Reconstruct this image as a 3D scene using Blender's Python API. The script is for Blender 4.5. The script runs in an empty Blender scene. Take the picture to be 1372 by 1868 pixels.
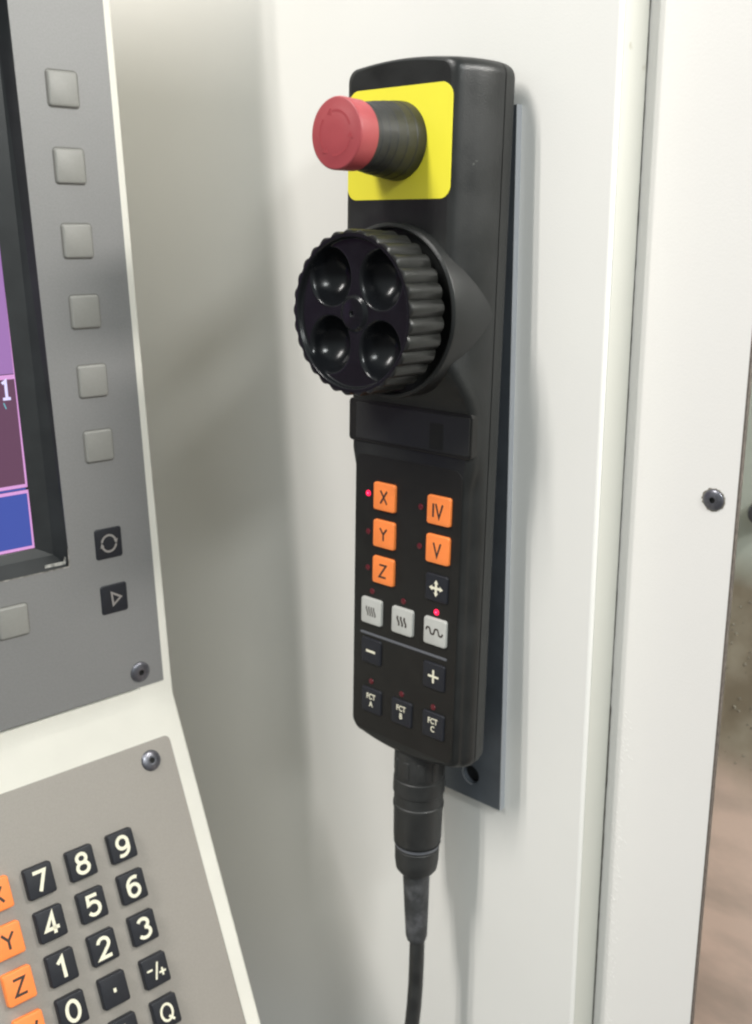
import bpy, math, random
from mathutils import Matrix, Vector
random.seed(7)
S = bpy.context.scene
COL = S.collection
PI = math.pi

# ------------------------------------------------------------------ camera
cam_d = bpy.data.cameras.new('camera'); cam = bpy.data.objects.new('camera', cam_d); COL.objects.link(cam)
RX = Vector((0.743, 0.6692, -0.0130)).normalized()        # image right in world axes
RYD = Vector((0.1796, -0.2180, -0.9593)).normalized()     # image down
RZ = RX.cross(RYD).normalized(); RYD = RZ.cross(RX).normalized()
CAM = Vector((0.3327, -0.4865, 0.1414))
m = Matrix.Identity(4)
for i in range(3):
    m[i][0] = RX[i]; m[i][1] = -RYD[i]; m[i][2] = -RZ[i]; m[i][3] = CAM[i]
cam.matrix_world = m
cam_d.sensor_fit = 'VERTICAL'; cam_d.sensor_height = 36.0; cam_d.sensor_width = 36.0
cam_d.lens = 1870.0 / 1868.0 * 36.0
cam_d.clip_start = 0.01; cam_d.clip_end = 60.0
cam_d.dof.use_dof = True; cam_d.dof.focus_distance = 0.57; cam_d.dof.aperture_fstop = 7.0
S.camera = cam
S.render.resolution_x = 752; S.render.resolution_y = 1024
S.cycles.filter_width = 2.2; S.render.filter_size = 2.2

# ------------------------------------------------------------------ room light
W = bpy.data.worlds.new('World'); S.world = W; W.use_nodes = True
nt = W.node_tree; nt.nodes.clear()
wo = nt.nodes.new('ShaderNodeOutputWorld'); bg = nt.nodes.new('ShaderNodeBackground')
tc = nt.nodes.new('ShaderNodeTexCoord'); sx = nt.nodes.new('ShaderNodeSeparateXYZ'); cr = nt.nodes.new('ShaderNodeValToRGB')
nt.links.new(tc.outputs['Generated'], sx.inputs[0])
mp = nt.nodes.new('ShaderNodeMapRange'); mp.inputs[1].default_value = -1; mp.inputs[2].default_value = 1
nt.links.new(sx.outputs[2], mp.inputs[0]); nt.links.new(mp.outputs[0], cr.inputs[0]); nt.links.new(cr.outputs[0], bg.inputs[0])
cr.color_ramp.elements[0].color = (.27, .272, .27, 1); cr.color_ramp.elements[0].position = .38
cr.color_ramp.elements[1].color = (.86, .95, .95, 1); cr.color_ramp.elements[1].position = .66
bg.inputs[1].default_value = 0.69
nt.links.new(bg.outputs[0], wo.inputs[0])

def lamp(name, pos, target, sx_, sy_, power, col, roll=0):
    d = bpy.data.lights.new(name, 'AREA'); d.shape = 'RECTANGLE'; d.size = sx_; d.size_y = sy_; d.energy = power; d.color = col
    o = bpy.data.objects.new(name, d); COL.objects.link(o)
    q = (Vector(target) - Vector(pos)).to_track_quat('-Z', 'Y')
    o.matrix_world = Matrix.Translation(pos) @ q.to_matrix().to_4x4() @ Matrix.Rotation(roll, 4, 'Z')
    return o
d1 = Vector((-.26, -1.0, 1.15)).normalized() * 2.6
for dx in (-.095, .095):       # two tubes of one ceiling fitting, running away from the wall
    lamp('ceiling_tube', d1 + Vector((dx, 0, 0)), (dx, 0, 0), .05, 1.0, 28.3, (1.0, .968, .928))
d2 = Vector((.80, -.33, .56)).normalized()
lamp('ceiling_lamp', d2 * 2.2, (0, 0, 0), .26, .26, 18, (.96, 1.0, .985))
lamp('ceiling_lamp', (2.6, -.55, 1.15), (0, 0, 0), 1.3, .9, 4.5, (.97, 1.0, .98))
lamp('interior_fill', (.55, .12, .50), (.05, .16, -.25), .25, .08, 5.6, (1.0, .97, .93))  # unseen fill added to brighten the machine interior
S.view_settings.view_transform = 'Standard'; S.view_settings.look = 'None'
S.view_settings.exposure = 0.0; S.view_settings.gamma = 1.0

# ------------------------------------------------------------------ materials
def mat(name, col, rough=.5, metal=0., noise=None, bump=None, spec=.5, emit=None, coat=0., dirt=None, rvar=0.):
    """noise=(scale, amount) colour mottling; bump=(scale, strength); dirt=(scale, threshold, colour)"""
    m = bpy.data.materials.new(name); m.use_nodes = True
    n = m.node_tree.nodes; l = m.node_tree.links; b = n['Principled BSDF']
    b.inputs['Base Color'].default_value = (*col, 1); b.inputs['Roughness'].default_value = rough
    b.inputs['Metallic'].default_value = metal; b.inputs['Specular IOR Level'].default_value = spec
    b.inputs['Coat Weight'].default_value = coat; b.inputs['Coat Roughness'].default_value = .15
    t = n.new('ShaderNodeTexCoord'); out = None
    if noise:
        z = n.new('ShaderNodeTexNoise'); z.inputs['Scale'].default_value = noise[0]; z.inputs['Detail'].default_value = 6
        l.new(t.outputs['Object'], z.inputs['Vector'])
        r = n.new('ShaderNodeMapRange'); r.inputs[1].default_value = .3; r.inputs[2].default_value = .7
        r.inputs[3].default_value = 1 - noise[1]; r.inputs[4].default_value = 1 + noise[1]
        l.new(z.outputs['Fac'], r.inputs[0])
        v = n.new('ShaderNodeVectorMath'); v.operation = 'SCALE'; v.inputs[0].default_value = col
        l.new(r.outputs[0], v.inputs['Scale']); out = v.outputs[0]
        if rvar:
            q = n.new('ShaderNodeMapRange'); q.inputs[1].default_value = .3; q.inputs[2].default_value = .7
            q.inputs[3].default_value = rough - rvar; q.inputs[4].default_value = rough + rvar
            l.new(z.outputs['Fac'], q.inputs[0]); l.new(q.outputs[0], b.inputs['Roughness'])
    if dirt:
        z = n.new('ShaderNodeTexNoise'); z.inputs['Scale'].default_value = dirt[0]; z.inputs['Detail'].default_value = 8
        z.inputs['Roughness'].default_value = .65
        l.new(t.outputs['Object'], z.inputs['Vector'])
        r = n.new('ShaderNodeMapRange'); r.inputs[1].default_value = dirt[1]; r.inputs[2].default_value = dirt[1] + (dirt[3] if len(dirt) > 3 else .07)
        l.new(z.outputs['Fac'], r.inputs[0])
        x = n.new('ShaderNodeMix'); x.data_type = 'RGBA'; x.inputs[7].default_value = (*dirt[2], 1)
        if out: l.new(out, x.inputs[6])
        else: x.inputs[6].default_value = (*col, 1)
        l.new(r.outputs[0], x.inputs[0]); out = x.outputs[2]
    if out: l.new(out, b.inputs['Base Color'])
    if bump:
        z = n.new('ShaderNodeTexNoise'); z.inputs['Scale'].default_value = bump[0]; z.inputs['Detail'].default_value = 4
        l.new(t.outputs['Object'], z.inputs['Vector'])
        k = n.new('ShaderNodeBump'); k.inputs['Strength'].default_value = bump[1]; k.inputs['Distance'].default_value = .0005
        l.new(z.outputs['Fac'], k.inputs['Height']); l.new(k.outputs[0], b.inputs['Normal'])
    if emit:
        b.inputs['Emission Color'].default_value = (*emit[0], 1); b.inputs['Emission Strength'].default_value = emit[1]
    return m

WHITE = mat('white_paint', (.80, .783, .745), .42, noise=(7, .018), bump=(900, .16), dirt=(21, .735, (.66, .64, .56), .12), rvar=.05)
WHITE2 = mat('white_paint_panel', (.80, .775, .745), .45, noise=(4, .015), bump=(700, .18), dirt=(9, .70, (.62, .58, .50)))
CREAM = mat('cream_paint', (.765, .74, .665), .45, noise=(30, .03), bump=(500, .12), dirt=(70, .69, (.36, .33, .26)))
PLATE1 = mat('grey_faceplate', (.232, .229, .226), .48, metal=.15, noise=(900, .06), bump=(1500, .10), rvar=.04)
PLATE2 = mat('warm_grey_faceplate', (.305, .28, .25), .48, metal=.1, noise=(1100, .05), bump=(1500, .08), dirt=(60, .68, (.24, .215, .19)))
KEYGREY = mat('soft_key_grey', (.25, .245, .226), .42, noise=(500, .03))
KEYBLACK = mat('key_black', (.015, .016, .021), .45, spec=.35, noise=(300, .12), bump=(1500, .08))
KEYORANGE = mat('key_orange', (.92, .245, .055), .42, noise=(250, .04), bump=(1500, .05), dirt=(170, .69, (.62, .17, .05)))
KEYLGREY = mat('key_light_grey', (.47, .47, .44), .42, noise=(250, .04))
LEGW = mat('legend_cream', (.80, .76, .60), .5)
LEGK = mat('legend_dark', (.035, .025, .02), .5)
LEGS = mat('legend_silver', (.42, .42, .42), .3, metal=.7)
PLASTIC = mat('black_plastic', (.0145, .0152, .0148), .40, spec=.40, noise=(35, .25), bump=(1300, .22), dirt=(150, .70, (.12, .12, .11)), rvar=.10)
PLASTICF = mat('black_membrane', (.013, .0125, .0115), .42, spec=.3, noise=(60, .15), bump=(900, .06))
WHEEL = mat('wheel_black', (.0075, .0082, .0095), .22, spec=.27, noise=(80, .15), bump=(1500, .05), rvar=.05)
WHEELSIDE = mat('wheel_side_black', (.015, .0154, .0142), .33, spec=.38, noise=(120, .25), bump=(1500, .12))
GLOSS = mat('dark_window', (.027, .0275, .0265), .34, spec=.3)
RUBBER = mat('black_rubber', (.022, .0225, .022), .5, noise=(90, .3), bump=(900, .2), rvar=.1)
RELIEF = mat('worn_rubber', (.034, .035, .036), .6, noise=(140, .35), bump=(500, .35), dirt=(42, .44, (.12, .12, .13), .22))
DARK = mat('near_black', (.006, .006, .006), .7)
YELLOW = mat('yellow_sticker', (.86, .775, .05), .42, noise=(40, .02))
RED = mat('red_plastic', (.365, .060, .068), .46, noise=(60, .06), bump=(900, .08))
REDMARK = mat('red_mark', (.345, .050, .058), .46)
STEEL = mat('grey_sheet_metal', (.13, .145, .165), .42, metal=.4, noise=(60, .10), bump=(700, .12), rvar=.05)
EDGE = mat('bare_metal_edge', (.56, .58, .62), .35, metal=.6)
SCREW = mat('dark_screw', (.16, .16, .18), .32, metal=.8, noise=(600, .2))
SEAL = mat('grimy_edge', (.13, .11, .095), .7, noise=(300, .3))
RING = mat('grime_ring', (.22, .20, .165), .8)
GRIME = mat('joint_grime', (.12, .11, .09), .8, noise=(90, .4))
GROOVE_SHADE = mat('key_groove_shade', (.15, .145, .135), .7)  # recess shadow round the soft keys, put in as darker grey
FLANGE = mat('flange_grey', (.585, .58, .525), .5, noise=(6, .03), bump=(700, .12), dirt=(40, .70, (.40, .38, .30)))  # return flange, greyer and darker than the front sheet
LEDON = mat('led_lit', (.7, .01, .04), .3, emit=((1.0, .01, .07), 1.6))
LEDCORE = mat('led_core', (.8, .1, .2), .3, emit=((1.0, .08, .22), 2.4))
LEDOFF = mat('led_off', (.10, .008, .014), .3)
BAR = mat('grey_line', (.12, .125, .14), .45)

# ------------------------------------------------------------------ helpers
def prop(o, label=None, cat=None, group=None, kind=None):
    if label: o['label'] = label
    if cat: o['category'] = cat
    if group: o['group'] = group
    if kind: o['kind'] = kind
    return o

def mesh_obj(name, V, F, mt, parent=None, M=None, smooth=None):
    me = bpy.data.meshes.new(name); me.from_pydata([tuple(v) for v in V], [], F)
    me.materials.append(mt); me.validate(); me.update()
    if smooth is not None:
        me.shade_smooth(); me.set_sharp_from_angle(angle=math.radians(smooth))
    o = bpy.data.objects.new(name, me); COL.objects.link(o)
    if parent: o.parent = parent
    if M is not None: o.matrix_local = M
    return o

def empty(name, M):
    o = bpy.data.objects.new(name, None); o.empty_display_size = .02; COL.objects.link(o); o.matrix_world = M; return o

def T(x, y, z=0): return Matrix.Translation((x, y, z))

def rrect(w, h, r, seg=5):
    r = max(r, 1e-5); P = []
    for cx, cy, a0 in ((w/2-r, h/2-r, 0), (-w/2+r, h/2-r, PI/2), (-w/2+r, -h/2+r, PI), (w/2-r, -h/2+r, 1.5*PI)):
        for k in range(seg+1):
            a = a0 + PI/2*k/seg; P.append((cx+r*math.cos(a), cy+r*math.sin(a)))
    return P

def stack(rings, close_top=True, close_bot=False):
    """rings: list of lists of 3-vectors, same length -> V,F"""
    V = []; F = []; n = len(rings[0])
    for r in rings: V += r
    for j in range(len(rings)-1):
        for i in range(n):
            a = j*n+i; b = j*n+(i+1) % n; F.append((a, b, b+n, a+n))
    if close_top: F.append(tuple(range((len(rings)-1)*n, len(rings)*n)))
    if close_bot: F.append(tuple(reversed(range(n))))
    return V, F

def cap_geo(w, h, r, H, bev, taper=0., z0=0., seg=5):
    rings = []
    lv = [(z0, 0), (H-bev, taper)]
    for k in range(1, 4):
        a = PI/2*k/3; lv.append((H-bev+bev*math.sin(a), taper+bev*(1-math.cos(a))))
    for z, ins in lv:
        rings.append([(x, y, z) for x, y in rrect(w-2*ins, h-2*ins, max(r-ins*.5, .0002), seg)])
    return stack(rings)

def lathe(prof, n=64, closed_end=True):
    """prof: (r,z) -> rings round Z"""
    rings = [[(max(r, 1e-6)*math.cos(2*PI*i/n), max(r, 1e-6)*math.sin(2*PI*i/n), z) for i in range(n)] for r, z in prof]
    return stack(rings, closed_end, False)

def box(x0, x1, y0, y1, z0, z1):
    V = [(x0,y0,z0),(x1,y0,z0),(x1,y1,z0),(x0,y1,z0),(x0,y0,z1),(x1,y0,z1),(x1,y1,z1),(x0,y1,z1)]
    return V, [(0,3,2,1),(4,5,6,7),(0,1,5,4),(1,2,6,5),(2,3,7,6),(3,0,4,7)]

def ribbon(pts, width, closed=False, V=None, F=None, z=0.):
    V = [] if V is None else V; F = [] if F is None else F
    n = len(pts); b = len(V)
    P = [Vector(p).to_2d() for p in pts]
    for i in range(n):
        if closed: a, c = P[i-1], P[(i+1) % n]
        else: a, c = P[max(i-1, 0)], P[min(i+1, n-1)]
        d1_ = (P[i]-a); d2_ = (c-P[i])
        if d1_.length < 1e-9: d1_ = d2_
        if d2_.length < 1e-9: d2_ = d1_
        d1_ = d1_.normalized(); d2_ = d2_.normalized(); t = (d1_+d2_).normalized(); nn = Vector((-t.y, t.x))
        c_ = max(.35, nn.dot(Vector((-d1_.y, d1_.x))))
        off = nn*(width/2/c_)
        V.append((P[i].x+off.x, P[i].y+off.y, z)); V.append((P[i].x-off.x, P[i].y-off.y, z))
    for i in range(n if closed else n-1):
        j = (i+1) % n; F.append((b+2*i+1, b+2*j+1, b+2*j, b+2*i))
    return V, F

def strokes(lines, width):
    V = []; F = []
    for k, (pts, cl) in enumerate(lines): ribbon(pts, width, cl, V, F, k*2.5e-5)
    return V, F

def arc(cx, cy, rx, ry, a0, a1, n=16): return [(cx+rx*math.cos(math.radians(a0+(a1-a0)*i/n)), cy+ry*math.sin(math.radians(a0+(a1-a0)*i/n))) for i in range(n+1)]

_txt = {}
def text_geo(s, size, bold=0., xs=1.):
    k = (s, size, bold, xs)
    if k in _txt: return _txt[k]
    c = bpy.data.curves.new('t', 'FONT'); c.body = s; c.size = size; c.align_x = 'CENTER'; c.align_y = 'CENTER'
    c.offset = bold; c.resolution_u = 4; c.space_line = .8
    o = bpy.data.objects.new('t', c); COL.objects.link(o)
    dg = bpy.context.evaluated_depsgraph_get(); dg.update()
    me = o.evaluated_get(dg).to_mesh()
    V = [v.co.copy() for v in me.vertices]; F = [tuple(p.vertices) for p in me.polygons]
    o.evaluated_get(dg).to_mesh_clear()
    bpy.data.objects.remove(o); bpy.data.curves.remove(c)
    xa = (min(v.x for v in V)+max(v.x for v in V))/2; ya = (min(v.y for v in V)+max(v.y for v in V))/2
    V = [((v.x-xa)*xs, v.y-ya, 0.) for v in V]
    _txt[k] = (V, F); return V, F

# ------------------------------------------------------------------ wall column
ZB, ZT = -1.1, 1.3
# front sheet bending round into the return flange on the right
prof = [(-1.6, .0)]
rb = .0024
for k in range(7):
    a = PI/2*k/6; prof.append((.0570-rb+rb*math.sin(a), rb-rb*math.cos(a)))
prof += [(.0572, .0262), (.0400, .0262), (.0400, .0255), (-1.6, .0255)]
V = [(x, y, z) for z in (ZB, ZT) for x, y in prof]; n = len(prof)
F = [(i, (i+1) % n, n+(i+1) % n, n+i) for i in range(n)]+[tuple(range(n-1, -1, -1)), tuple(range(n, 2*n))]
prop(mesh_obj('wall', V, F, WHITE, smooth=35), kind='structure')
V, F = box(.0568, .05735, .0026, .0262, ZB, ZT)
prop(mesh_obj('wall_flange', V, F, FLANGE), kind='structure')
rs = random.Random(9); V = []; F = []; z = ZB
while z < ZT:
    w_ = .0003+.0003*rs.random()+(.0004 if z < -.15 else 0); b0 = len(V); V += [(.05735, .0266, z), (.05735+w_, .0266, z)]
    if b0: F.append((b0-2, b0-1, b0+1, b0))
    z += .004
prop(mesh_obj('joint_grime', V, F, GRIME), kind='structure')

# ------------------------------------------------------------------ door panel to the right with screw
door = empty('door_panel', Matrix.Translation((.085, .027, ZB)))
prop(door, 'plain white sheet metal panel set back to the right of the pendant column, with one black screw', 'panel')
V, F = box(-.16, .0391, 0, .0028, 0, ZT-ZB); mesh_obj('sheet', V, F, WHITE2, door)
V, F = box(.0392, .0402, -.0001, .0030, 0, ZT-ZB); mesh_obj('edge_seal', V, F, SEAL, door)
def screw(parent, M, r, name='screw', h=.0022, ring=None):
    pr = [(r, 0), (r, h*.25)]
    for k in range(1, 6):
        a = PI/2*k/6; pr.append((r*math.cos(a)*.98+.02*r, h*.25+h*.75*math.sin(a)))
    pr += [(r*.42, h), (r*.40, h*.35)]
    V, F = lathe(pr, 28)
    s = mesh_obj(name, V, F, SCREW, parent, M, smooth=40)
    V, F = lathe([(r*.40, h*.36), (r*.05, h*.37)], 6); mesh_obj('hex_socket', V, F, DARK, s, T(0, 0, 0))
    if ring:
        V, F = [], []
        nn = 40
        for i in range(nn):
            a = 2*PI*i/nn; q = r*(1.05+.16*random.random())
            V += [(r*.9*math.cos(a), r*.9*math.sin(a), .0003), (q*math.cos(a), q*math.sin(a), .0003)]
        for i in range(nn):
            j = (i+1) % nn; F.append((2*i, 2*i+1, 2*j+1, 2*j))
        mesh_obj('grime_ring', V, F, RING, s)
    return s
screw(door, Matrix.Translation((.1115-.085, 0, -.0098-ZB)) @ Matrix.Rotation(PI/2, 4, 'X'), .0058, ring=True)

V = []; F = []
rs = random.Random(3)
for i in range(260):
    z = rs.uniform(-.42, -.165) if i > 12 else rs.uniform(-.165, -.150); x = .0672+.0030*rs.gauss(0, .8)+.004*max(0, (-.165-z))
    L = rs.uniform(.0009, .0027); w_ = L*rs.uniform(.16, .3); a = math.radians(-50+rs.uniform(-14, 14)); h = rs.uniform(.00015, .0004)
    c, q = math.cos(a), math.sin(a); b0 = len(V)
    for u, v in ((L, 0), (L*.4, w_), (-L*.6, w_*.8), (-L, 0), (-L*.5, -w_), (L*.5, -w_*.8)): V.append((x-.085+u*c-v*q, .0, z-ZB+u*q+v*c))
    V.append((x-.085, -h, z-ZB)); F += [(b0+k, b0+(k+1) % 6, b0+6) for k in range(6)]
sp_ = mesh_obj('paint_lumps', V, F, WHITE2, door, smooth=180); sp_['kind'] = 'stuff'

# ------------------------------------------------------------------ machine interior behind the door edge
def interior_mats():
    m = bpy.data.materials.new('dirty_tray'); m.use_nodes = True
    n = m.node_tree.nodes; l = m.node_tree.links; b = n['Principled BSDF']; b.inputs['Roughness'].default_value = .38
    t = n.new('ShaderNodeTexCoord'); mp_ = n.new('ShaderNodeMapping'); mp_.inputs['Scale'].default_value = (9, 3, 26); mp_.inputs['Rotation'].default_value = (0, .5, 0)
    l.new(t.outputs['Object'], mp_.inputs['Vector'])
    z = n.new('ShaderNodeTexNoise'); z.inputs['Scale'].default_value = 1.4; z.inputs['Detail'].default_value = 7; l.new(mp_.outputs[0], z.inputs['Vector'])
    r = n.new('ShaderNodeValToRGB'); e = r.color_ramp.elements
    e[0].position = .36; e[0].color = (.46, .36, .30, 1); e[1].position = .60; e[1].color = (.66, .50, .415, 1)
    l.new(z.outputs['Fac'], r.inputs[0]); l.new(r.outputs[0], b.inputs['Base Color'])
    # brown coolant film that thins out further down the chute
    z2 = n.new('ShaderNodeTexNoise'); z2.inputs['Scale'].default_value = 34; z2.inputs['Detail'].default_value = 8; l.new(t.outputs['Object'], z2.inputs['Vector'])
    r2 = n.new('ShaderNodeValToRGB'); e = r2.color_ramp.elements
    e[0].position = .35; e[0].color = (.23, .19, .135, 1); e[1].position = .75; e[1].color = (.38, .335, .26, 1)
    l.new(z2.outputs['Fac'], r2.inputs[0])
    sp = n.new('ShaderNodeSeparateXYZ'); l.new(t.outputs['Object'], sp.inputs[0])
    z3 = n.new('ShaderNodeTexNoise'); z3.inputs['Scale'].default_value = 11; z3.inputs['Detail'].default_value = 5; l.new(t.outputs['Object'], z3.inputs['Vector'])
    ma = n.new('ShaderNodeMath'); ma.operation = 'MULTIPLY_ADD'; ma.inputs[1].default_value = .12; l.new(z3.outputs['Fac'], ma.inputs[0]); l.new(sp.outputs[2], ma.inputs[2])
    mr = n.new('ShaderNodeMapRange'); mr.inputs[1].default_value = -.225; mr.inputs[2].default_value = -.165; l.new(ma.outputs[0], mr.inputs[0])
    mx = n.new('ShaderNodeMix'); mx.data_type = 'RGBA'; l.new(mr.outputs[0], mx.inputs[0]); l.new(r.outputs[0], mx.inputs[6]); l.new(r2.outputs[0], mx.inputs[7])
    ma2 = n.new('ShaderNodeMath'); ma2.operation = 'MULTIPLY_ADD'; ma2.inputs[1].default_value = .05; l.new(z3.outputs['Fac'], ma2.inputs[0]); l.new(sp.outputs[2], ma2.inputs[2])
    mr2 = n.new('ShaderNodeMapRange'); mr2.inputs[1].default_value = -.105; mr2.inputs[2].default_value = -.075; l.new(ma2.outputs[0], mr2.inputs[0])
    mx2 = n.new('ShaderNodeMix'); mx2.data_type = 'RGBA'; mx2.inputs[7].default_value = (.50, .53, .47, 1); l.new(mr2.outputs[0], mx2.inputs[0]); l.new(mx.outputs[2], mx2.inputs[6])
    l.new(mx2.outputs[2], b.inputs['Base Color'])
    k = n.new('ShaderNodeBump'); k.inputs['Strength'].default_value = .5; k.inputs['Distance'].default_value = .0015
    l.new(z2.outputs['Fac'], k.inputs['Height']); l.new(k.outputs[0], b.inputs['Normal'])
    return m
TRAY = interior_mats()
GREEN = mat('interior_green_grey', (.40, .43, .38), .45, noise=(6, .08), dirt=(14, .62, (.30, .29, .22)))
# oily lower sheet, leaning forward and down, then the tan tray below it
def sweep(prof, x0, x1, t):
    V = []; F = []
    for y, z in prof: V += [(x0, y, z), (x1, y, z)]
    for i in range(len(prof)-1): F.append((2*i, 2*i+1, 2*i+3, 2*i+2))
    return V, F
V, F = sweep([(.20, 1.3), (.20, -.10), (.197, -.13), (.186, -.20), (.178, -.250), (.165, -.285), (.145, -.33), (.10, -.45), (.05, -.66), (.04, -1.1)], -.5, 1.2, 0)
prop(mesh_obj('machine_interior', V, F, TRAY, smooth=60), kind='structure')
kn = prop(mesh_obj('interior_knob', *lathe([(.009, 0), (.009, .012), (.007, .016), (.003, .017)], 24), SCREW, M=Matrix.Translation((.0758, .20, -.0615)) @ Matrix.Rotation(PI/2, 4, 'X'), smooth=40),
     'small dark round knob inside the machine, just past the edge of the white panel', 'knob')
V = []; F = []
for i in range(260):
    x = random.uniform(.03, .25); z = random.uniform(-.255, -.126); r = random.uniform(.0005, .0015)
    b0 = len(V); y = .1955-(-.13-z)*.145
    for k in range(6): V.append((x+r*math.cos(k*PI/3+i), y, z+r*random.uniform(.5, 1.2)*math.sin(k*PI/3+i)))
    V.append((x, y-r*.6, z)); F += [(b0+k, b0+(k+1) % 6, b0+6) for k in range(6)]
CHIP = mat('metal_chip', (.36, .32, .25), .25, metal=.5)
prop(mesh_obj('metal_chips', V, F, CHIP), 'scattered bright metal chips and droplets on the brown sheet inside the machine', 'chips', kind='stuff')

# ------------------------------------------------------------------ mounting plate
pl = empty('mounting_plate', Matrix.Translation((-.0435, 0, -.2318)))
prop(pl, 'dark blue grey sheet metal plate on the white wall behind the black pendant', 'plate')
def plate_geo():
    # sheet with a round hole low on the right side; local y is out of the wall (negative)
    x0, x1, z0, z1, t = -.0435, .0430, 0., .426, -.0044
    hx, hz, hr, nn = .0198, .0175, .0064, 24
    V = []; F = []
    sq = []
    s = .013
    corners = [(hx-s, hz-s), (hx+s, hz-s), (hx+s, hz+s), (hx-s, hz+s)]
    for i in range(nn):
        a = -3*PI/4 + 2*PI*i/nn; c, q = math.cos(a), math.sin(a); k = s/max(abs(c), abs(q)); sq.append((hx+c*k, hz+q*k))
    V += [(x, t, z) for x, z in sq]
    V += [(hx+hr*math.cos(-3*PI/4+2*PI*i/nn), t, hz+hr*math.sin(-3*PI/4+2*PI*i/nn)) for i in range(nn)]
    V += [(hx+hr*math.cos(-3*PI/4+2*PI*i/nn), -.0004, hz+hr*math.sin(-3*PI/4+2*PI*i/nn)) for i in range(nn)]
    for i in range(nn):
        j = (i+1) % nn; F.append((i, j, nn+j, nn+i)); F.append((nn+i, nn+j, 2*nn+j, 2*nn+i))
    b = len(V); xs = [x0, hx-s, hx+s, x1]; zs = [z0, hz-s, hz+s, z1]
    for z in zs:
        for x in xs: V.append((x, t, z))
    for r in range(3):
        for c in range(3):
            if r == 1 and c == 1: continue
            a = b+r*4+c; F.append((a, a+1, a+5, a+4))
    b = len(V); V += [(x0, 0, z0), (x1, 0, z0), (x1, 0, z1), (x0, 0, z1), (x0, t, z0), (x1, t, z0), (x1, t, z1), (x0, t, z1)]
    F += [(b, b+1, b+5, b+4), (b+2, b+3, b+7, b+6), (b+3, b, b+4, b+7)]
    return V, F
V, F = plate_geo(); mesh_obj('sheet', V, F, STEEL, pl)
V, F = box(.0430, .0435, -.0046, 0, 0, .4262); mesh_obj('cut_edge', V, F, EDGE, pl)
V, F = lathe([(.0064, 0), (.0001, .0001)], 24); mesh_obj('hole', V, F, DARK, pl, Matrix.Translation((.0198, -.0005, .0175)) @ Matrix.Rotation(PI/2, 4, 'X'))
V = []; F = []
for i in range(15):
    a = math.radians(150 + 130*i/14)
    for r in (.0064, .0072): V.append((.0198+r*math.cos(a), -.0046, .0175+r*math.sin(a)))
for i in range(14): F.append((2*i, 2*i+1, 2*i+3, 2*i+2))
mesh_obj('bright_hole_rim', V, F, EDGE, pl)  # brighter metal arc along the lower left of the hole

# ------------------------------------------------------------------ pendant
al = math.atan(.0456)
UX = Vector((1, 0, 0)); VX = Vector((0, math.sin(al), math.cos(al))); WX = Vector((0, -math.cos(al), math.sin(al)))
PM = Matrix.Identity(4); P0 = Vector((.004, -.0302, 0))
for i in range(3):
    PM[i][0] = UX[i]; PM[i][1] = VX[i]; PM[i][2] = WX[i]; PM[i][3] = P0[i]
pen = empty('control_pendant', PM)
prop(pen, 'black handheld control pendant with red stop button, handwheel and orange keys, hung on the wall', 'control pendant')
UC = -.0475
def ss(a, b, x):
    t = min(1, max(0, (x-a)/(b-a))); return t*t*(3-2*t)
def hface(v): return .0140+(.0285-.0140)*ss(.030, .062, v)
def hwface(v):   # half width of the front face
    return .0428 + (.0462-.0428)*ss(-.012, .004, v) - (.0462-.0388)*ss(.036, .075, v)
def half_outline(hwf, top, bot, rc, arch):
    """right half, top centre to bottom centre; always same count"""
    P = []; hwt = hwf(top-.02); hwb = hwf(bot+.02)
    x1 = hwt-rc; y1 = top-arch
    for k in range(9):
        x = x1*k/8; P.append((x, top-arch*(x/x1)**2))
    sl = 2*arch/x1; a_st = math.atan(1/sl)
    for k in range(1, 9):
        a = PI/2*(1-k/8); P.append((x1+rc*math.cos(a), y1-rc+rc*math.sin(a)))
    va, vb = y1-rc, bot+.004+rc
    for k in range(1, 60):
        v = va+(vb-va)*k/60; P.append((hwf(v), v))
    x1 = hwb-rc
    for k in range(0, 8):
        a = -PI/2*k/7; P.append((x1+rc*math.cos(a), vb+rc*math.sin(a)))
    for k in range(1, 9):
        x = x1*(1-k/8); P.append((x, bot+.004*(x/x1)**2))
    return P
def ring_from(P, wf, dx=0.):
    R = [(UC+x-(dx if x > 0 else 0), v, wf(v)) for x, v in P]
    L = [(UC-x+(dx if x > 0 else 0), v, wf(v)) for x, v in reversed(P[1:-1])]
    return R+L
def shell(levels):
    """levels: (blend 0..1 seam->front halfwidth fn, inset, w fn)"""
    rings = []
    for f_, ins, wf in levels:
        hwf = lambda v, f_=f_, ins=ins: (1-f_)*.0475+f_*hwface(v)-ins
        top = .2166-ins*.45; bot = -.1885+.0008*f_+ins
        P = half_outline(hwf, top, bot, .0070, .0022)
        rings.append(ring_from(P, wf))
    return rings
lv = [(0, 0, lambda v: .0003)]
for k in range(1, 6):
    q = k/6; lv.append((.80*q**1.9, 0, lambda v, q=q: .0003+(hface(v)-.006)*q))
for k in range(0, 7):
    a = PI/2*k/6; lv.append((.80+.20*math.sin(a), .0046*(1-math.cos(a)), lambda v, a=a: hface(v)-.0060+.0060*math.sin(a)))
rings = shell(lv)
V, F = stack(rings, False, False)
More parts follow.
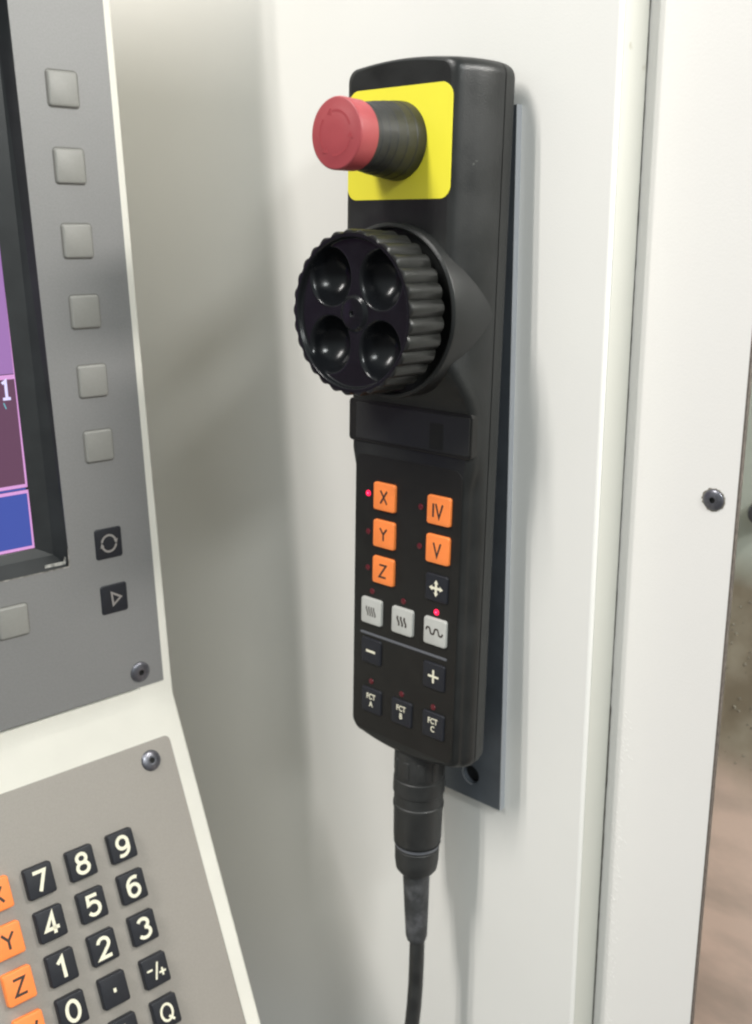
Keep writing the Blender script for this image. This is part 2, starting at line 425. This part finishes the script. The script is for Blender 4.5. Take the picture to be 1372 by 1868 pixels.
# face fill, strip by strip
nP = 9+8+59+8+8; last = (len(rings)-1)*len(rings[0]); n = len(rings[0])
cols = 8; base = len(V)
def fidx(i, c):
    if c == 0: return last+i
    if c == cols: return last+(n-i) % n
    return base+i*(cols-1)+(c-1)
for i in range(nP):
    r = V[last+i]; l_ = V[last+(n-i) % n]
    for c in range(1, cols):
        t = c/cols; V.append((r[0]+(l_[0]-r[0])*t, r[1], r[2]))
for i in range(nP-1):
    for c in range(cols): F.append((fidx(i, c), fidx(i, c+1), fidx(i+1, c+1), fidx(i+1, c)))
mesh_obj('front_shell', V, F, PLASTIC, pen, smooth=38)
# rear shell
lv = [(0, 0, lambda v: -.0004), (0, .0004, lambda v: -.006), (0, .0010, lambda v: -.0085)]
for k in range(1, 6):
    a = PI/2*k/5; lv.append((0, .0010+.0030*(1-math.cos(a)), lambda v, a=a: -.0085-.0030*math.sin(a)))
rings = [list(reversed(r)) for r in shell(lv)]
V, F = stack(rings, True, False); mesh_obj('rear_shell', V, F, PLASTIC, pen, smooth=38)
rings = shell([(0, .0008, lambda v: -.003), (0, .0008, lambda v: .003)])
V, F = stack(rings, False, False); mesh_obj('seam_gasket', V, F, DARK, pen)

# membrane over the keypad face
V, F = cap_geo(.0812, .180, .006, .0003, .0002); mesh_obj('keypad_membrane', V, F, PLASTICF, pen, T(UC, -.0895, .0140))

# yellow sticker
V, F = cap_geo(.0722, .0590, .0065, .0003, .0001, seg=8)
V = [(x, y-(.0 if y < 0 else .0036*(x/.036)**2*(y/.0295)), z) for x, y, z in V]
mesh_obj('yellow_sticker', V, F, YELLOW, pen, T(UC, .1752, .0285))

# stop button
V, F = lathe([(.0200, .0287), (.0200, .0300), (.0195, .0352), (.0192, .0356), (.0188, .0420), (.0185, .0424), (.0180, .0486), (.0177, .0490), (.0172, .0536), (.0169, .0540), (.0164, .0585), (.0161, .0589), (.0158, .0640)], 72)
sb = mesh_obj('stop_button', V, F, RUBBER, pen, T(UC, .1752, 0), smooth=30)
pr = [(.0150, .0625), (.0168, .0625), (.0172, .0629)]
pr += [(.01745, .0745)]
for k in range(1, 5):
    a = PI/2*k/4; pr.append((.01745-.0011*(1-math.cos(a)), .0745+.0012*math.sin(a)))
pr += [(.0120, .0761), (.0115, .0763), (.004, .0766)]
V, F = lathe(pr, 96); mesh_obj('cap', V, F, RED, sb, smooth=28)
V = []; F = []
for k in range(3):
    a0 = 20+120*k
    ribbon(arc(0, 0, .0105, .0105, a0, a0+82, 12), .0011, False, V, F)
    a = math.radians(a0+86); b = len(V)
    for rr, da in ((.0085, 0), (.0125, 0), (.0105, 16)):
        q = a+math.radians(da); V.append((rr*math.cos(q), rr*math.sin(q), .00003))
    F.append((b, b+1, b+2))
nV = len(V); V2 = [(x, y, z+.00022) for x, y, z in V]
top = [tuple(i+nV for i in f) for f in F]; side = []
for f in F:
    for i in range(len(f)):
        a, b = f[i], f[(i+1) % len(f)]; side.append((a, b, b+nV, a+nV))
mesh_obj('turn_arrows', V+V2, top+side, REDMARK, sb, T(0, 0, .0762))

# handwheel collar and wheel
WC = (-.0474, .0866)
V, F = lathe([(.0473, .000), (.0473, .0335), (.0470, .0345), (.0461, .0351), (.0452, .0353), (.0443, .0348), (.0440, .0330), (.0440, .0288), (.010, .0287)], 128)
# keep the collar within the pendant's width
V = [(max(-.0476-WC[0]+UC-.0474+.0474, min(.0474+UC-WC[0]+.0001, x)), y, z) for x, y, z in V]
col_ = mesh_obj('wheel_collar', V, F, PLASTIC, pen, T(*WC), smooth=32)
def flute(th, R, n=30, a=.0013):
    p = (th*n/(2*PI)) % 1.0
    return R - a*math.sin(PI*p)**1.0*.9 if True else R
def wheel_geo():
    nT = 29*12; V = []; F = []; rings = []
    def rg(R, z, a): return [((R-a*(1-abs(math.sin(PI*i/12))**.8))*math.cos(2*PI*i/nT), (R-a*(1-abs(math.sin(PI*i/12))**.8))*math.sin(2*PI*i/nT), z) for i in range(nT)]
    for R, z, a in ((.012, .0372, 0), (.0405, .0372, .0003), (.0424, .0378, .0018), (.0433, .0390, .0026), (.0433, .0630, .0026), (.0431, .0639, .0026), (.0425, .0645, .0021), (.0412, .0646, .0004)):
        rings.append(rg(R, z, a))
    return stack(rings, False, False), nT, len(rings)
(V, F), nT, nr = wheel_geo()
hw = mesh_obj('handwheel', V, F, WHEELSIDE, pen, T(*WC), smooth=26)
# wheel face: polar height field with four finger hollows
def dimple(x, y):
    d = 0.
    for ax, ay in ((-.0172, .0186), (.0186, .0180), (-.0172, -.0172), (.0190, -.0180)):
        ex = (x-ax)/.0138; ey = (y-ay)/.0148; q = math.hypot(ex, ey)
        if q < 1.10:
            t = max(0., 1-q*q/1.0)
            d = max(d, .0140*(t**.66) if q < .97 else .0140*((1-.97*.97)**.66)*max(0, (1.10-q)/.13)**2)
    return d
V = []; F = []; nR = 84; nA = 300
for j in range(nR+1):
    r = .0413*(1-j/nR)
    for i in range(nA):
        a = 2*PI*i/nA; x, y = r*math.cos(a), r*math.sin(a)
        z = .0646
        z -= .0028*ss(.0396, .0382, r) if r > .0382 else .0028+.0010*(1-(r/.0382)**2)
        z -= dimple(x, y)*(1-ss(.0372, .0392, r))
        hb = ss(.0100, .0078, r); z = z*(1-hb)+hb*(.0622+.0007*math.cos(r/.0078*PI/2))
        if r < .0016: z -= .0012*ss(.0016, .0009, r)
        V.append((x, y, z))
for j in range(nR):
    for i in range(nA):
        k = (i+1) % nA; F.append((j*nA+i, j*nA+k, (j+1)*nA+k, (j+1)*nA+i))
mesh_obj('wheel_face', V, F, WHEEL, hw, smooth=60)
V, F = lathe([(.014, .0286), (.014, .0375)], 32); mesh_obj('hub_shaft', V, F, DARK, hw)

# dark display window wrapped across the body below the wheel
V, F = cap_geo(.0925, .0256, .0025, .0052, .0007, seg=5); mesh_obj('display_window_frame', V, F, PLASTICF, pen, T(UC, .0205, .0098))
V, F = cap_geo(.0850, .0215, .0012, .0006, .0003, seg=3); dw_ = mesh_obj('display_window', V, F, GLOSS, pen, T(UC+.0025, .0205, .0149))
V, F = cap_geo(.0100, .0150, .0008, .0002, .0001, seg=3); mesh_obj('dark_reflection', V, F, DARK, dw_, T(.0195, -.0022, .0005))  # dark reflection on the window, drawn as a flat patch

# keys
def key_proto(w, h, H, mt, bev=.0007, r=.0017):
    V, F = cap_geo(w, h, r, H, bev, .0001); return V, F
meshes = {}
def key(name, x, y, z, w, h, H, mt, parent, M0=None, legend=None, lm=LEGK, label=None, bev=.0007, r=.0017):
    k = (name, w, h, H, mt.name)
    M = (M0 if M0 is not None else Matrix.Identity(4)) @ T(x, y, z)
    if k in meshes:
        o = bpy.data.objects.new(name, meshes[k]); COL.objects.link(o); o.parent = parent; o.matrix_local = M
    else:
        V, F = key_proto(w, h, H, mt, bev, r); o = mesh_obj(name, V, F, mt, parent, M, smooth=50); meshes[k] = o.data
    if legend:
        V, F = legend; mesh_obj('legend', V, F, lm, o, T(0, 0, H+.00008))
    if label: o['label'] = label
    return o
FZ = .0142; KW, KH = .0172, .0172; KT = .0020
s = 1.0
LX = strokes([([(-.0026, .0040), (.0026, -.0040)], 0), ([(-.0026, -.0040), (.0026, .0040)], 0)], .00125)
LY = strokes([([(-.0027, .0038), (0, .0002), (0, -.0038)], 0), ([(.0027, .0038), (.0001, .0004)], 0)], .00125)
LZ = strokes([([(-.0026, .0038), (.0026, .0038), (-.0026, -.0038), (.0027, -.0038)], 0)], .00125)
LIV = strokes([([(-.0036, .0040), (-.0036, -.0040)], 0), ([(-.0018, .0040), (.0007, -.0040), (.0032, .0040)], 0)], .00125)
LV = strokes([([(-.0026, .0040), (0, -.0040), (.0026, .0040)], 0)], .00125)
for x, y, lg, nm in ((-.0634, -.0236, LX, 'X'), (-.0632, -.0467, LY, 'Y'), (-.0632, -.0697, LZ, 'Z'), (-.0219, -.0243, LIV, 'IV'), (-.0219, -.0474, LV, 'V')):
    key('axis_key', x, y, FZ, KW, KH, KT, KEYORANGE, pen, None, lg, LEGK, 'orange key marked %s' % nm)
def wig(x0, amp=.0005, h=.0030): return [(x0+.0007*(t-.5)+amp*math.sin(t*2*PI+PI), h*(1-2*t)) for t in [i/10 for i in range(11)]]
G1 = strokes([(wig(x), 0) for x in (-.0030, -.0010, .0010, .0030)], .00085)
G2 = strokes([(wig(x), 0) for x in (-.0027, 0, .0027)], .00125)
G3 = strokes([([(-.0062+.0124*i/40, .0019*math.tanh(2.2*math.sin(2*PI*2*i/40))+.0004) for i in range(41)], 0)], .0011)
for x, lg, nm in ((-.0722, G1, 'with four short wavy strokes'), (-.0471, G2, 'with three short wavy strokes'), (-.0218, G3, 'with one long wave line')):
    key('feed_key', x, -.0979, FZ, KW-.0004, KH-.0002, KT, KEYLGREY, pen, None, lg, LEGK, 'light grey key '+nm)
def star():
    V = []; F = []
    for k in range(4):
        a = PI/2*k; c, q = math.cos(a), math.sin(a)
        for pts in ([(.0005, -.0008), (.0032, -.0008), (.0032, .0008), (.0005, .0008)], [(.0026, -.0018), (.0052, 0), (.0026, .0018), (.0032, 0)]):
            b = len(V); zz = 0 if len(V) % 8 == 0 else .00003
            V += [(x*c-y*q, x*q+y*c, zz) for x, y in pts]; F.append(tuple(range(b, b+4)))
    b = len(V); V += [(-.0009, -.0009, .00005), (.0009, -.0009, .00005), (.0009, .0009, .00005), (-.0009, .0009, .00005)]; F.append((b, b+1, b+2, b+3))
    return V, F
key('jog_key', -.0221, -.0710, FZ, .0168, .0168, .0013, KEYBLACK, pen, None, star(), LEGW, 'black key marked with four outward arrows')
PLUS = strokes([([(-.0040, 0), (.0040, 0)], 0), ([(0, .0042), (0, -.0042)], 0)], .0014)
MINUS = strokes([([(-.0038, 0), (.0038, 0)], 0)], .0016)
key('jog_key', -.0724, -.1246, FZ, .0168, .0168, .0013, KEYBLACK, pen, None, MINUS, LEGW, 'black key marked minus')
key('jog_key', -.0220, -.1262, FZ, .0168, .0168, .0013, KEYBLACK, pen, None, PLUS, LEGW, 'black key marked plus')
for x, L in ((-.0714, 'A'), (-.0463, 'B'), (-.0212, 'C')):
    V1, F1 = text_geo('FCT', .0052, .00012, .82); V2, F2 = text_geo(L, .0052, .00012, .85)
    V = [(a, b+.0029, c) for a, b, c in V1]+[(a, b-.0022, c) for a, b, c in V2]; F = F1+[tuple(i+len(V1) for i in f) for f in F2]
    key('function_key', x, -.1578, FZ, .0168, .0168, .0013, KEYBLACK, pen, None, (V, F), LEGW, 'black key marked FCT %s' % L)
V, F = cap_geo(.0690, .0016, .0007, .0004, .0002); mesh_obj('divider_line', V, F, BAR, pen, T(-.0477, -.1135, FZ))
V, F = lathe([(.0019, 0), (.0017, .0004), (.0008, .0006), (.0002, .0006)], 16)
led_mesh = None
for x, y, on in ((-.0775, -.0235, 1), (-.0770, -.0475, 0), (-.0768, -.0705, 0), (-.0362, -.0247, 0), (-.0363, -.0484, 0), (-.0729, -.0852, 0), (-.0476, -.0855, 0), (-.0221, -.0859, 1),
                 (-.0724, -.1451, 0), (-.0472, -.1459, 0), (-.0222, -.1465, 0)):
    o = mesh_obj('indicator_lamp', V, F, LEDON if on else LEDOFF, pen, T(x, y, FZ+.0001), smooth=40)
    if on:
        o['label'] = 'lit red indicator lamp'
        mesh_obj('lamp_core', *lathe([(.0007, .0004), (.0002, .0009)], 10), LEDCORE, o)

# connector, strain relief and cable: axis runs down (-v)
MC = Matrix.Translation((-.0468, -.180, -.0050)) @ Matrix.Rotation(PI/2, 4, 'X')      # local z -> -v
pr = [(a*.755, b) for a, b in [(.0212, -.004), (.0216, .006), (.0219, .010), (.0212, .0105), (.0212, .028), (.0219, .0285), (.0222, .034), (.0222, .038), (.0212, .0392), (.0212, .046), (.0219, .0466), (.0219, .049), (.0212, .0500),
      (.0208, .0715), (.0200, .0745), (.0190, .0752), (.0190, .0790), (.0194, .0795), (.0192, .0880), (.0180, .0945), (.0150, .0975), (.0120, .0985)]]
V, F = lathe(pr, 64); con = mesh_obj('cable_connector', V, F, RUBBER, pen, MC, smooth=30)
# grip ribs moulded along the upper sleeve
V = []; F = []
for k in range(10):
    a = 2*PI*k/10+.2
    v_, f_ = cap_geo(.0070, .0130, .0015, .0009, .0004, .0003, seg=3)
    b = len(V)
    for x, y, z in v_:
        R = .0210*.755+z*.8; t = a+x/.0212; V.append((R*math.cos(t), R*math.sin(t), .0195+y))
    F += [tuple(i+b for i in f) for f in f_]
mesh_obj('grip_ribs', V, F, RUBBER, con, smooth=40)
V, F = lathe([(.0155, .0752), (.0148, .0758), (.0148, .0775), (.0143, .0780)], 64, False); mesh_obj('retaining_ring', V, F, BAR, con, smooth=30)
# strain relief (starts at .0975, tapers) and the cable
def tube(path, radii, n=24):
    rings = []
    for i, p in enumerate(path):
        p = Vector(p); t = (Vector(path[min(i+1, len(path)-1)])-Vector(path[max(i-1, 0)])).normalized()
        a = t.cross(Vector((0, 1, 0.3))).normalized(); b = t.cross(a)
        rings.append([tuple(p+(a*math.cos(2*PI*k/n)+b*math.sin(2*PI*k/n))*radii[i]) for k in range(n)])
    return stack(rings, True, True)
cpath = []; cr_ = []
for z, x, r in ((.0970, 0, .0090), (.1050, .0003, .0088), (.1250, .0010, .0081), (.1400, .0016, .0075), (.1465, .0018, .0072), (.1495, .0019, .0063), (.1500, .0019, .0050)):
    cpath.append((x, 0, z)); cr_.append(r)
V, F = tube(cpath, cr_, 40); mesh_obj('strain_relief', V, F, RELIEF, con, smooth=40)
cpath = []; cr_ = []
for k in range(30):
    q = k/29; z = .146+q*.55; x = .0026+.0012*math.sin(q*3)-.0125*max(0, (q*.55-.02)/.10)**2*.75; y = 0
    x = max(x, -.10-.2*q)
    cpath.append((x, y, z)); cr_.append(.0051)
V, F = tube(cpath, cr_, 24); mesh_obj('cable', V, F, RUBBER, con, smooth=60)

# ------------------------------------------------------------------ console
H_ = Vector((.1071, .9940, -.0243)).normalized(); U_ = Vector((-.0390, .0286, .9988)); U_ = (U_-U_.dot(H_)*H_).normalized(); N_ = H_.cross(U_)
U2 = Vector((-.4057, .0660, .9116)); U2 = (U2-U2.dot(H_)*H_).normalized(); N2 = H_.cross(U2)
def frame(h, u, n, p):
    M = Matrix.Identity(4)
    for i in range(3):
        M[i][0] = h[i]; M[i][1] = u[i]; M[i][2] = n[i]; M[i][3] = p[i]
    return M
EM = frame(H_, U_, N_, Vector((-.2016, -.1116, .0735)))
KM = frame(H_, U2, N2, Vector((-.1916, -.1137, -.1709)))
con_ = empty('machine_console', EM)
prop(con_, 'cream machine control console with grey key panels and lit screen, at the left edge', 'control console')
LM = EM.inverted() @ KM        # lower frame in console space
def low(x, y, z=0):
    v = LM @ Vector((x, y, z)); return (v.x, v.y, v.z)
# housing: face points along the edge, extruded to the left, bevelled round the right edge
def housing():
    TOP = .30
    sec = lambda s: [low(s, -.30, -.0002), low(s, 0, -.0002), (s+.0049 if s > -.1 else s, -.2400, -.0002)]
    V = []; F = []
    def cols_(ds, dw):
        # right edge line, offset inward ds and back dw
        out = []
        a = Vector(low(0-ds, -.30, -dw)); b = Vector(low(0-ds, 0, -dw)); c = Vector((.0045-ds, -.232, -dw)); d = Vector((0-ds, 0, -dw)); e = Vector((-.0040-ds, TOP, -dw))
        mid = (b+c)/2
        return [a, b*.55+mid*.45, mid*.5+c*.5, c, Vector((.0044-ds, -.2290, -dw)), d, e]
    lines = []
    r = .0022
    drop = lambda L: [p+Vector((0, 0, -.0135 if i_ >= 4 else 0)) for i_, p in enumerate(L)]
    lines.append(drop([p+Vector((-.5, 0, 0)) for p in cols_(0, 0)]))
    lines.append(drop([p+Vector((-.030, 0, 0)) for p in cols_(0, 0)]))
    lines.append([p+Vector((-.024, 0, 0)) for p in cols_(0, 0)])
    for k in range(0, 7):
        a = PI/2*k/6; lines.append(cols_(r*(1-math.sin(a)), r*(1-math.cos(a))))
    lines.append(cols_(0, .60)); lines.append([p+Vector((-.5, 0, 0)) for p in cols_(0, .60)])
    n_ = len(lines[0])
    for L in lines: V += [tuple(p) for p in L]
    m_ = len(lines)
    for j in range(m_):
        k = (j+1) % m_
        for i in range(n_-1): F.append((j*n_+i, k*n_+i, k*n_+i+1, j*n_+i+1))
    F.append(tuple(j*n_ for j in range(m_-1, -1, -1))); F.append(tuple(j*n_+n_-1 for j in range(m_)))
    return V, F
# screen opening is in front plate; the housing face sits behind it and the recess is boxed by the bezel
V, F = housing()
mesh_obj('housing', V, F, CREAM, con_, smooth=32)
# upper faceplate with a screen opening, 1.2 mm proud (built as four pieces of one sheet)
PT = .0012
def sheet_with_hole(x0, x1, y0, y1, hx1, hy0, hy1, z0, z1):
    # outer right edge slants a little (x1 at top/bottom given as pair); opening reaches past the left border
    V = []; F = []
    xs = [x0, x0+.0, hx1[0]]
    o = [(x0, y0), (x1[1], y0), (x1[0], y1), (x0, y1)]
    h = [(x0+.03, hy0), (hx1[1], hy0), (hx1[0], hy1), (x0+.03, hy1)]
    for z in (z1, z0):
        V += [(x, y, z) for x, y in o]; V += [(x, y, z) for x, y in h]
    for i in range(4):
        j = (i+1) % 4; F.append((i, j, 4+j, 4+i)); F.append((4+i, 4+j, 12+j, 12+i)); F.append((8+i, 8+j, j, i))
    return V, F
V, F = sheet_with_hole(-.45, (-.0089, -.0028), -.2300, .235, (-.0645, -.0600), -.1395, .19, -.0005, PT)
mesh_obj('upper_faceplate', V, F, PLATE1, con_)
V, F = cap_geo(.36, .200, .004, PT, .0003, seg=4)
V2_, F2_ = cap_geo(.3612, .2012, .0045, .0006, .0003, seg=4); mesh_obj('joint_line', V2_, F2_, GRIME, con_, LM @ T(-.0115-.18, -.0225-.100, 0))
mesh_obj('keyboard_faceplate', V, F, PLATE2, con_, LM @ T(-.0115-.18, -.0225-.100, 0))
# bezel: sloped frame going down to the glass
def bezel():
    o = [(-.42, -.1395), (-.0600, -.1395), (-.0645, .19), (-.42, .19)]
    i1 = [(-.43+.0, -.1395+.0075), (-.0662, -.1320), (-.0690, .183), (-.43, .183)]
    i2 = [(-.425, -.1275), (-.0765, -.1262), (-.0800, .178), (-.425, .178)]
    V = []; F = []
    for ring, z in ((o, .0004), (i1, -.0070), (i2, -.0088)): V += [(x, y, z) for x, y in ring]
    for j in range(2):
        for i in range(4):
            k = (i+1) % 4; F.append((j*4+i, j*4+k, j*4+4+k, j*4+4+i))
    return V, F
V, F = bezel(); mesh_obj('screen_bezel', V, F, mat('bezel_black', (.022, .024, .025), .30, noise=(50, .2)), con_)

V, F = ribbon([(-.42, -.1391), (-.0606, -.1391), (-.0603, -.1365), (-.0602, -.128)], .0009)
mesh_obj('worn_lip_glint', [(x, y, PT-.0001) for x, y, z in V], F, mat('lip_glint_metal', (.30, .29, .27), .35, metal=.5, noise=(260, .6)), con_)  # worn lip; its glint is put in as a bright strip
V, F = ribbon([(-.075, -.1372), (-.0625, -.1375), (-.0612, -.1340)], .0022)
mesh_obj('dust_and_glint', [(x, y+.0008, -.0006-(.0006 if k % 2 else 0)) for k, (x, y, z) in enumerate(V)], F, mat('dust_glint_grey', (.42, .41, .38), .6, noise=(400, .7)), con_)  # dust and glint in the bezel corner, both laid on as pale colour
scr = mesh_obj('screen', *box(-.425, -.0765, -.1262, .178, -.0110, -.0092), mat('screen_off_black', (.01, .01, .012), .12), con_)
def emis(name, c, e): return mat(name, tuple(x*.3 for x in c), .25, emit=(c, e))
PURP = emis('screen_purple', (.34, .17, .44), .75); MAR = emis('screen_maroon', (.105, .045, .085), 1.0); BLUE = emis('screen_blue', (.045, .075, .33), .95)
PINK = emis('screen_pink', (.62, .30, .62), .9); LILAC = emis('screen_white', (.62, .58, .86), 1.0); TEAL = emis('screen_teal', (.15, .42, .50), .8)
ZS = -.0091
def rect(name, x0, x1, y0, y1, z, mt):
    return mesh_obj(name, [(x0, y0, z), (x1, y0, z), (x1, y1, z), (x0, y1, z)], [(0, 1, 2, 3)], mt, scr)
rect('screen_field', -.155, -.0782, -.0212, .062, ZS, PURP)
rect('screen_field', -.155, -.0782, .064, .165, ZS, MAR)
rect('screen_field', -.40, -.157, -.0212, .165, ZS, MAR)
rect('screen_field', -.40, -.0782, -.0865, -.0242, ZS, MAR)
rect('screen_field', -.40, -.0778, -.1240, -.0915, ZS, BLUE)
rect('screen_field', -.40, -.0782, -.0896, -.0884, ZS, BLUE)
for a, b, c, d in ((-.0782, -.0770, -.0878, .165), (-.40, -.0782, -.0242, -.0216), (-.40, -.0770, -.0882, -.0862), (-.40, -.0766, -.0918, -.0898), (-.0778, -.0766, -.1258, -.0918), (-.40, -.0778, -.1258, -.1240)):
    rect('screen_line', a, b, c, d, ZS+.0001, PINK)
V, F = strokes([([(-.0019, .0038), (.0002, .0052), (.0002, -.0050)], 0), ([(-.0022, -.0050), (.0024, -.0050)], 0)], .0017)
mesh_obj('screen_digit', V, F, LILAC, scr, T(-.0838, -.0302, ZS+.00015))
V, F = strokes([([(-.0006, .0018), (.0006, -.0018)], 0)], .0007); mesh_obj('screen_mark', V, F, TEAL, scr, T(-.0853, -.0392, ZS+.00015))

# soft keys: six beside the screen and one below
for x, y in ((-.0374, .1345), (-.0372, .0934), (-.0366, .0522), (-.0357, .0120), (-.0348, -.0287), (-.0345, -.0680), (-.0985, -.1645)):
    V, F = cap_geo(.0196, .0206, .0026, .0003, .0001, seg=4); mesh_obj('key_groove_shade', V, F, GROOVE_SHADE, con_, T(x, y, PT-.0002))
    key('soft_key', x, y, PT-.0002, .0182, .0192, .0019, KEYGREY, con_, None, bev=.0012, r=.0016)
RINGC = strokes([(arc(0, 0, .0048, .0052, 20, 168), 0), (arc(0, 0, .0048, .0052, 200, 348), 0)], .0013)
V = list(RINGC[0]); F = list(RINGC[1])
for sg in (1, -1):
    b = len(V); V += [(sg*.0060, sg*.0024, .0001), (sg*.0034, sg*.0016, .0001), (sg*.0050, -sg*.0010, .0001)]; F.append((b, b+1, b+2) )
key('screen_key', -.0337, -.1295, PT-.0002, .0182, .0196, .0010, KEYBLACK, con_, None, (V, F), LEGS, 'black key with a ring of two curved arrows')
TRI = strokes([([(-.0018, .0042), (.0044, .0004), (-.0012, -.0040)], 1)], .0012)
key('screen_key', -.0331, -.1657, PT-.0002, .0182, .0190, .0010, KEYBLACK, con_, None, TRI, LEGS, 'black key with a triangle outline')
screw(con_, T(-.0194, -.2195, PT-.0001), .0068)
screw(con_, LM @ T(-.0285, -.0348, PT-.0001), .0068)

rs = random.Random(5)
for k in range(16):
    y = -.05-.19*rs.random()**.8; L = rs.uniform(.0015, .006); w_ = rs.uniform(.0003, .0009); x = rs.uniform(-.0105, -.0035)
    P = [(x+rs.uniform(-.3, .3)*w_, y+L*(i/6-.5)) for i in range(7)]
    V, F = [], []
    for i, (a, b) in enumerate(P):
        q = w_*math.sin(PI*(i+.3)/6.6)*rs.uniform(.5, 1); V += [(a-q, b, 0), (a+q, b, 0)]
    for i in range(6): F.append((2*i, 2*i+1, 2*i+3, 2*i+2))
    mesh_obj('scuff', V, F, GRIME, con_, LM @ T(0, 0, .00005))
# numeric keypad on the lower panel
KWX, KHX, KHT = .0170, .0186, .0048
def nk(x, y, ch, mt=KEYBLACK, lm=LEGW, label=None, size=.0145, bold=.00055, xs=.95, geo=None, name='number_key'):
    lg = geo if geo else (text_geo(ch, size, bold, xs) if ch else None)
    return key(name, x, y, PT-.0003, KWX, KHX, KHT, mt, con_, LM, lg, lm, label, bev=.0008, r=.0015)
DW = .0021
six = [([(-.0035, -.0022)]+arc(.0012, .0012, .0047, .0045, 180, 62, 10), 0), (arc(0, -.0021, .0035, .0036, 0, 345, 20), 1)]
DG = {'0': [(arc(0, 0, .0037, .0057, 0, 345, 22), 1)], '1': [([(-.0026, .0030), (.0006, .0058), (.0006, -.0058)], 0)],
      '2': [(arc(0, .0024, .0034, .0033, 170, -35, 14)+[(-.0034, -.0056), (.0038, -.0056)], 0)],
      '3': [(arc(-.0003, .0029, .0033, .0028, 155, -80, 12), 0), (arc(-.0003, -.0026, .0038, .0031, 80, -155, 14), 0)],
      '4': [([(.0013, -.0058), (.0013, .0056), (-.0038, -.0026), (.0042, -.0026)], 0)],
      '5': [([(.0034, .0056), (-.0026, .0056), (-.0029, .0010)]+arc(0, -.0019, .0038, .0038, 125, -150, 14), 0)],
      '6': six, '7': [([(-.0037, .0055), (.0034, .0055), (-.0012, -.0058)], 0)],
      '8': [(arc(0, .0030, .0029, .0027, 0, 345, 18), 1), (arc(0, -.0026, .0036, .0031, 0, 345, 20), 1)],
      '9': [([(-x, -y) for x, y in p], c) for p, c in six], 'Q': [(arc(0, .0002, .0038, .0050, 0, 345, 22), 1), ([(.0008, -.0022), (.0040, -.0056)], 0)]}
rows = [(-.0782, '789'), (-.1042, '456'), (-.1304, '123')]
for y, chs in rows:
    for x, c in zip((-.1170, -.0904, -.0631), chs): nk(x, y, c, geo=strokes(DG[c], DW), label='black key marked %s' % c)
nk(-.1174, -.1560, '0', geo=strokes(DG['0'], DW), label='black key marked 0')
nk(-.0906, -.1566, None, geo=strokes([([(0, .0012), (0, -.0012)], 0)], .0018), label='black key marked with a point')
PM_ = strokes([([(-.0060, .0016), (-.0022, .0016)], 0), ([(-.0012, -.0050), (.0018, .0050)], 0), ([(.0016, -.0018), (.0062, -.0018)], 0), ([(.0039, .0006), (.0039, -.0042)], 0)], .0012)
nk(-.0627, -.1578, None, geo=PM_, label='black key marked minus slash plus')
nk(-.0628, -.1841, 'Q', geo=strokes(DG['Q'], .0015), label='black key marked Q')
nk(-.0904, -.1828, None, geo=strokes([([(0, .0045), (0, -.0040)], 0), ([(-.0024, .0018), (0, .0046), (.0024, .0018)], 0)], .0011), label='black key marked with an arrow')
OL = {'X': strokes([([(-.0032, .0046), (.0032, -.0046)], 0), ([(-.0032, -.0046), (.0032, .0046)], 0)], .0015),
      'Y': strokes([([(-.0034, .0046), (0, .0002), (0, -.0046)], 0), ([(.0034, .0046), (.0001, .0004)], 0)], .0015),
      'Z': strokes([([(-.0032, .0044), (.0032, .0044), (-.0032, -.0044), (.0034, -.0044)], 0)], .0015),
      'IV': strokes([([(-.0050, .0046), (-.0050, -.0046)], 0), ([(-.0026, .0046), (.0008, -.0046), (.0042, .0046)], 0)], .0015)}
for y, c in ((-.0765, 'X'), (-.1031, 'Y'), (-.1293, 'Z'), (-.1555, 'IV')):
    nk(-.1428, y, None, KEYORANGE, LEGK, 'orange key marked %s' % c, geo=OL[c], name='axis_key')
